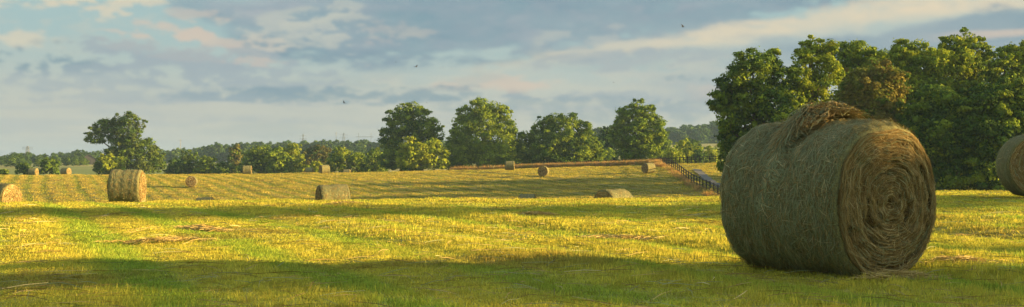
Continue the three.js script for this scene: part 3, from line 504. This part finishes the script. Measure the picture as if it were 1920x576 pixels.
// smaller trees and bushes between
const Bt = (seed, px, d, wp, topY, tone, label, k = 7) => { const w = wp * d / F, h = EYE + (HOR - topY) / F * d - land(at(px, d), d); return plant(tree({ seed, lobes: blob(seed, w, h, 0.15, k), leaf: 0.5, n: Math.round(500 + w * h * 60), tone, trunk: 0.14, limbs: false, fork: 0.2 }), 'bush', px, d, label, 'bush', 'bushes and small trees behind the hilltop'); };
Bt(41, 212, 250, 58, 290, [yellow, light, yellow], 'yellow green bush at the foot of the tall ragged oak');
Bt(42, 93, 238, 40, 297, [midGreen, deep], 'small round bush between the two far left bales');
Bt(43, 43, 240, 32, 306, [deep, midGreen], 'little dark bush at far left');
Bt(44, 6, 242, 28, 318, [light, midGreen], 'low bush at the left edge under the far trees');
Bt(45, 352, 285, 46, 283, [midGreen, [0.10, 0.15, 0.03]], 'grey green bush right of the ragged oak');
Bt(46, 386, 280, 52, 293, [midGreen, light, deep], 'round green bush right of the oak, below the small field');
Bt(47, 330, 280, 50, 298, [deep, midGreen], 'dark low bush touching the right of the ragged oak');
Bt(48, 441, 290, 34, 271, [[0.25, 0.22, 0.07], [0.2, 0.2, 0.06], midGreen], 'reddish brown half-bare bush behind the hilltop bale');
Bt(49, 486, 282, 72, 274, [midGreen, light, [0.12, 0.18, 0.025]], 'broad green tree right of the reddish bush', 9);
Bt(50, 545, 280, 52, 270, [yellow, [0.19, 0.24, 0.03], light], 'olive yellow tree left of the twin hilltop bales', 9);
Bt(51, 520, 275, 44, 277, [light, midGreen], 'green tree tucked left of the olive yellow one', 8);
Bt(52, 588, 300, 66, 274, [[0.10, 0.11, 0.035], deep, [0.13, 0.12, 0.035]], 'dark brownish tree behind the twin hilltop bales', 9);
Bt(53, 636, 276, 66, 277, [light, yellow, midGreen], 'bright rounded bush above the sunken hilltop bale', 9);
Bt(54, 593, 268, 26, 302, [light, yellow], 'little yellow green bush between the twin hilltop bales');
Bt(55, 674, 276, 46, 285, [light, midGreen], 'green bush right of the bright rounded one', 8);
Bt(56, 706, 270, 50, 280, [midGreen, deep, light], 'green bush at the left foot of the two-headed tree', 8);
Bt(57, 420, 275, 46, 303, [midGreen, deep], 'low hedge bush left of the hilltop bale');
Bt(58, 860, 256, 60, 285, [deep, midGreen], 'dark bush in the gap left of the tallest round tree', 8);
Bt(59, 975, 262, 60, 262, [deep, midGreen], 'dark bush in the gap right of the tallest round tree', 8);
Bt(60, 1140, 300, 56, 236, [farGreen, deep], 'dark tree in the gap left of the single rounded tree', 9);
Bt(69, 1178, 292, 50, 262, [deep, midGreen], 'dark bush behind the trunk of the single rounded tree', 8);
Bt(61, 1122, 275, 60, 270, [deep, midGreen], 'dark bush at the right foot of the dome-shaped tree', 8);
Bt(62, 1262, 262, 46, 276, [yellow, light], 'yellow bush right of the single rounded tree', 8);
Bt(63, 1238, 300, 50, 240, [midGreen, farGreen], 'taller green tree behind the right side of the single rounded tree', 8);
Bt(64, 1288, 290, 54, 264, [light, midGreen, yellow], 'green tree behind the rail fence, left of the far hill', 8);
Bt(65, 1312, 284, 34, 278, [deep, midGreen], 'darker bush behind the rail fence', 7);
Bt(66, 1336, 300, 44, 276, [light, yellow], 'yellow green bush under the far hill by the big bale', 8);
Bt(67, 1300, 330, 50, 262, [midGreen, farGreen], 'back tree under the left end of the far hill', 8);
Bt(68, 1225, 250, 56, 306, [light, midGreen], 'low bright hedge behind the fence corner');

// the far treelines
const farProto = [0, 1, 2, 3, 4].map((k) => tree({ seed: 80 + k, lobes: blob(80 + k, 9 + k % 3 * 1.5, 10, 0.2, 8), leaf: 0.95, n: 2400, tone: [[farGreen, deep], [farGreen, midGreen], [deep, farGreen], [midGreen, farGreen], [farGreen, [0.08, 0.14, 0.03]]][k], trunk: 0.25, limbs: false, fork: 0.2 }));
const used = new Set(); const fr = RNG(909);
function farTree(px, d, h, label, group) {
  const k = Math.floor(fr() * 5), src = farProto[k], o = used.has(k) ? src.clone() : src; used.add(k); o.rotation.y = fr() * 6.28; const s = h / 10; o.scale.set(s * (0.9 + 0.5 * fr()), s, s * (0.9 + 0.4 * fr()));
  plant(o, 'far_tree', px, d, label, 'tree', group);
}
const topRow = (x0, x1, step, d0, top, label, group, hs = 1) => { for (let px = x0; px < x1; px += step * (0.75 + 0.5 * fr())) { const d = d0 + 60 * (fr() - 0.5), want = pw(top, px) + 7 * (fr() - 0.35), h = EYE + (HOR - want) / F * d - land(at(px, d), d); farTree(px, d, Math.max(3, h * hs), label, group); } };
topRow(-60, 185, 13, 560, [[0, 289], [60, 287], [120, 283], [180, 284]], 'hazy green tree in the far treeline left of the ragged oak', 'far treeline at left');
topRow(-50, 160, 18, 440, [[0, 292], [40, 290], [60, 300], [160, 306]], 'green tree on the lower edge of the far left treeline', 'lower edge of the far treeline at left');
topRow(285, 735, 15, 640, [[290, 282], [340, 276], [420, 268], [470, 266], [560, 264], [640, 264], [720, 266]], 'hazy dark tree in the far treeline between the oak and the two-headed tree', 'far treeline between the oak and the centre trees');
topRow(440, 735, 20, 520, [[440, 280], [560, 276], [640, 276], [730, 274]], 'dark tree below the far treeline left of the two-headed tree', 'second row of the far treeline');
topRow(825, 1150, 20, 600, [[820, 262], [1000, 268], [1110, 240], [1150, 238]], 'dark far tree showing in the gaps between the centre trees', 'far trees behind the centre row');
topRow(1225, 1375, 13, 760, [[1225, 246], [1265, 240], [1300, 234], [1340, 230], [1375, 226]], 'blue green tree on the far hill left of the wood', 'trees on the far hill');
topRow(1385, 1990, 34, 260, [[1385, 292], [2000, 285]], 'green tree in the background behind the wood', 'trees behind the wood', 1);

// ---------- barn, pylons ----------
{
  const d = 520, x = at(166, d), y = land(x, d), g = new THREE.Group(), wall = [0.05, 0.045, 0.05], roof = [0.09, 0.085, 0.09];
  const mat = new THREE.MeshStandardMaterial({ vertexColors: true, roughness: 0.9 });
  const w = new MB(); // gable end walls
  const pts = [[-2.9, 0], [2.9, 0], [2.9, 2.6], [0, 4.4], [-2.9, 2.6]];
  const f = pts.map((p) => w.v(p[0], p[1], 4, wall)), b = pts.map((p) => w.v(p[0], p[1], -4, wall));
  w.t(f[0], f[1], f[2]); w.t(f[0], f[2], f[4]); w.t(f[4], f[2], f[3]); w.t(b[0], b[2], b[1]); w.t(b[0], b[4], b[2]); w.t(b[4], b[3], b[2]); for (let k = 0; k < 5; k++) { const n = (k + 1) % 5; w.q(f[k], b[k], b[n], f[n]); }
  part('wall', w.geo(), mat, g);
  for (const s of [-1, 1]) { const m = new MB(); const q = [[0, 4.55, 4.4], [s * 3.3, 2.45, 4.4], [s * 3.3, 2.45, -4.4], [0, 4.55, -4.4]]; const u = q.map((p) => m.v(...p, roof)), l = q.map((p) => m.v(p[0], p[1] - 0.12, p[2], roof)); m.q(...u); m.q(...[...l].reverse()); for (let k = 0; k < 4; k++) m.q(u[k], l[k], l[(k + 1) % 4], u[(k + 1) % 4]); part('roof_slope', m.geo(), mat, g); }
  part('door', new MB().box(-0.9, 0.02, 4.02, 0.9, 2.2, 4.1, [0.03, 0.028, 0.03]).geo(), mat, g);
  g.position.set(x, y, -d); g.rotation.y = 0.35; tag(g, 'small dark gabled barn left of the ragged oak', 'barn'); addTop(g, 'barn');
}
const steel = new THREE.MeshStandardMaterial({ vertexColors: true, roughness: 0.6, metalness: 0.4 }), ST = [0.25, 0.25, 0.26];
function pylon(px, d, topY, kind, label) {
  const x = at(px, d), y0 = land(x, d), h = EYE + (HOR - topY) / F * d - y0, g = new THREE.Group(), m = new MB(), t = 0.16;
  if (kind === 'lattice') {
    for (const [sx, sz] of [[-1, -1], [1, -1], [1, 1], [-1, 1]]) m.bar([sx * 2.4, 0, sz * 2.4], [sx * 0.35, h, sz * 0.35], t, ST);
    for (let k = 0; k < 8; k++) { const a = lerp(2.4, 0.35, k / 8), b = lerp(2.4, 0.35, (k + 1) / 8); for (const s of [-1, 1]) { m.bar([-a, h * k / 8, s * a], [b, h * (k + 1) / 8, s * b], t * 0.6, ST); m.bar([s * a, h * k / 8, -a], [s * b, h * (k + 1) / 8, b], t * 0.6, ST); } }
    part('mast', m.geo(), steel, g);
    for (const y of [0.93, 0.83]) part('cross_arm', new MB().bar([-4.2, h * y, 0], [4.2, h * y, 0], t, ST).geo(), steel, g);
  } else if (kind === 'frame') {
    for (const s of [-1, 1]) part('leg', m && new MB().bar([s * 5, 0, 0], [s * 6.2, h, 0], 0.3, ST, 0.2).geo(), steel, g);
    part('cross_arm', new MB().bar([-9, h * 0.86, 0], [9, h * 0.86, 0], 0.25, ST).geo(), steel, g);
  } else { part('mast', m.bar([0, 0, 0], [0, h, 0], 0.35, ST, 0.2, 6).geo(), steel, g); part('cross_arm', new MB().bar([-1.6, h * 0.95, 0], [1.6, h * 0.95, 0], 0.12, ST).geo(), steel, g); }
  g.position.set(x, y0, -d); tag(g, label, 'pylon', 'power line pylons over the far trees'); addTop(g, 'power_pylon');
}
pylon(630, 1150, 247, 'pole', 'slim pole left of the lattice pylon above the far trees');
pylon(644, 1150, 249, 'lattice', 'lattice pylon above the far trees left of the two-headed tree');
pylon(684, 1150, 249, 'frame', 'two-legged pylon nearest the two-headed tree');
pylon(568, 1250, 251, 'lattice', 'faint lattice pylon above the far trees at left of centre');
pylon(338, 1000, 261, 'pole', 'slim pole above the far trees right of the ragged oak');
pylon(51, 900, 274, 'lattice', 'small pylon above the far treeline at left');

// ---------- rail fences, lane and tall dry grass ----------
const woodMat = new THREE.MeshStandardMaterial({ vertexColors: true, roughness: 0.85 });
function fence(path, spacing, label, hgt = 1.35) { // path: [x, d] corners
  const g = new THREE.Group(), base = path[0], o = [base[0], land(...base), -base[1]], pts = [];
  for (let s = 0; s + 1 < path.length; s++) { const [a, b] = [path[s], path[s + 1]], L = Math.hypot(b[0] - a[0], b[1] - a[1]), n = Math.max(1, Math.round(L / spacing)); for (let k = s ? 1 : 0; k <= n; k++) pts.push([lerp(a[0], b[0], k / n), lerp(a[1], b[1], k / n)]); }
  const r = RNG(Math.round(path[0][0] * 10 + 500)), P = pts.map(([x, d]) => [x - o[0], land(x, d) - o[1], -d - o[2]]);
  for (const p of P) { const v = 0.8 + 0.4 * r(), c = [0.030 * v, 0.026 * v, 0.024 * v], hh = hgt + 0.06 * r(); part('post', new MB().box(p[0] - 0.06, p[1] - 0.3, p[2] - 0.06, p[0] + 0.06, p[1] + hh, p[2] + 0.06, c).geo(), woodMat, g); }
  for (let k = 0; k + 1 < P.length; k++) for (const y of [0.45, 0.85, 1.25]) { const v = 0.8 + 0.4 * r(), c = [0.030 * v, 0.026 * v, 0.024 * v], a = P[k], b = P[k + 1]; part('rail', new MB().bar([a[0], a[1] + y * hgt / 1.35, a[2]], [b[0], b[1] + y * hgt / 1.35, b[2]], y > 1 ? 0.065 : 0.045, c).geo(), woodMat, g); }
  g.position.set(...o); tag(g, label, 'fence', 'dark rail fences'); addTop(g, 'rail_fence');
}
const fieldEdge = [[at(1362, 122), 122], [at(1318, 140), 140], [at(1282, 162), 162], [at(1250, 192), 192]], corner = [at(1236, 218), 218];
fence([...fieldEdge, corner], 3.2, 'dark rail fence running down the right side of the far slope to the big bale');
fence([corner, [at(1100, 224), 224], [at(965, 226), 226]], 2.6, 'rail fence along the hilltop behind tall orange grass');
fence([[at(1246, 226), 226], [at(1320, 214), 214], [at(1420, 204), 204]], 1.35, 'second rail fence beyond the lane by the big bale', 1.4);
{ // lane between the fences
  const c = [[at(1412, 122), 122], [at(1362, 140), 140], [at(1324, 160), 160], [at(1306, 176), 176]], w = 0.55, mb = new MB(), rows = [];
  const cur = new THREE.CatmullRomCurve3(c.map(([x, d]) => new THREE.Vector3(x, 0, -d)));
  for (let k = 0; k <= 80; k++) { const p = cur.getPoint(k / 80), t = cur.getTangent(k / 80), n = [-t.z, t.x], row_ = []; for (let q = -2; q <= 2; q++) { const x = p.x + n[0] * w * q / 2, d = -(p.z + n[1] * w * q / 2), v = 1 + 0.15 * noise(x, d); row_.push(mb.v(x, ground(x, d) + 0.16, -d, [0.15 * v, 0.14 * v, 0.135 * v])); } rows.push(row_); }
  for (let k = 0; k < 80; k++) for (let q = 0; q < 4; q++) mb.q(rows[k][q], rows[k][q + 1], rows[k + 1][q + 1], rows[k + 1][q]);
  const m = new THREE.Mesh(mb.geo(true), new THREE.MeshStandardMaterial({ vertexColors: true, roughness: 0.95, side: THREE.DoubleSide })); m.userData.kind = 'structure'; addTop(m, 'farm_lane');
}
{
  const r = RNG(66), line = [], seg = (a, b, n, j) => { for (let k = 0; k < n; k++) { const t = r(); line.push([lerp(a[0], b[0], t) + (r() - 0.5) * j, lerp(a[1], b[1], t) + (r() - 0.5) * j]); } };
  for (let k = 0; k < 3; k++) seg(fieldEdge[k].map((v, i) => v - (i ? 0 : 0.5)), fieldEdge[k + 1].map((v, i) => v - (i ? 0 : 0.5)), 45, 0.9);
  seg([fieldEdge[3][0] - 0.9, 192], [corner[0] - 1, 217], 300, 1.6); seg([corner[0], 216.5], [at(965, 224), 224.5], 2600, 2.0); seg([at(965, 224), 224], [at(850, 226), 226], 260, 2);
  const geo = tuft(9, 20, 0.4, 0.35, 0.8, 0.05, 0.35), m = new THREE.InstancedMesh(geo, grassMat, line.length), M = new THREE.Matrix4(), Q = new THREE.Quaternion(), C = new THREE.Color();
  line.forEach(([x, d], k) => { Q.setFromAxisAngle(new THREE.Vector3(0, 1, 0), r() * 6.28); const s = 0.7 + 0.5 * r(), hs = (0.55 + 0.6 * r()) * (d > 205 ? 1.5 : 0.9); M.compose(new THREE.Vector3(x, land(x, d), -d), Q, new THREE.Vector3(s, hs, s)); m.setMatrixAt(k, M); const b = 0.8 + 0.4 * r(), g = r() < 0.2; m.setColorAt(k, g ? C.setRGB(0.3 * b, 0.3 * b, 0.08 * b) : C.setRGB(0.52 * b, 0.33 * b, 0.13 * b)); });
  tag(m, 'tall orange dry grass along the rail fences', 'grass', null, 'stuff'); addTop(m, 'tall_dry_grass');
}

// ---------- birds ----------
const birdMat = new THREE.MeshStandardMaterial({ color: new THREE.Color().setRGB(0.02, 0.02, 0.025), roughness: 0.8, side: THREE.DoubleSide });
function bird(px, py, d, yaw, roll, up, label) { // body, tail fork and two swept wings as one closed skin
  const mb = new MB(), k = [1, 1, 1], prof = [[0.085, 0.002], [0.07, 0.013], [0.045, 0.02], [0.0, 0.024], [-0.045, 0.016], [-0.075, 0.008]], rings = prof.map(([x, q]) => { const o = []; for (let s = 0; s < 8; s++) { const a = s / 8 * 6.2832; o.push(mb.v(x, Math.sin(a) * q, Math.cos(a) * q, k)); } return o; });
  for (let i = 0; i + 1 < rings.length; i++) for (let s = 0; s < 8; s++) mb.q(rings[i][s], rings[i][(s + 1) % 8], rings[i + 1][(s + 1) % 8], rings[i + 1][s]);
  for (const s of [-1, 1]) {
    const w = [[0.045, 0.01, 0.01], [0.05, 0.05 * up, 0.07], [-0.04, 0.085 * up, 0.17], [-0.035, 0.05 * up, 0.075], [-0.03, 0.01, 0.01]].map(([x, y, z]) => [mb.v(x, y + 0.004, z * s, k), mb.v(x, y - 0.004, z * s, k)]);
    for (const q of [0, 1]) { mb.t(w[0][q], w[1][q], w[3][q]); mb.t(w[0][q], w[3][q], w[4][q]); mb.t(w[1][q], w[2][q], w[3][q]); }
    for (let i = 0; i < 5; i++) { const n = (i + 1) % 5; mb.q(w[i][0], w[n][0], w[n][1], w[i][1]); }
    const t = [[-0.07, 0, 0.008], [-0.15, 0, 0.03], [-0.10, 0, 0]].map(([x, y, z]) => mb.v(x, y, z * s, k)); mb.t(...t); mb.t(t[0], t[2], rings[5][0]);
  }
  const m = new THREE.Mesh(mb.geo(true), birdMat); m.position.set(at(px, d), EYE + (HOR - py) / F * d, -d); m.rotation.set(roll, yaw, 0.1, 'YXZ');
  tag(m, label, 'bird', 'small dark birds in the sky'); addTop(m, 'bird');
}
bird(1281, 50, 62, 0.5, 0.5, 1, 'dark bird high in the blue grey cloud at right of centre');
bird(780, 125, 68, 0.9, -0.3, 0.7, 'dark bird under the grey cloud at the middle of the sky');
bird(645, 193, 72, 2.6, 0.5, 1, 'dark bird low in the sky left of the two-headed tree');
bird(800, 193, 150, 2, 0.4, 1, 'tiny speck of a bird above the two-headed tree');
bird(1151, 155, 150, 2, 0.4, 1, 'tiny speck of a bird above the single rounded tree');
bird(742, 117, 160, 1, 0.4, 1, 'tiny speck of a bird left of the middle bird');

renderer.render(scene, camera);
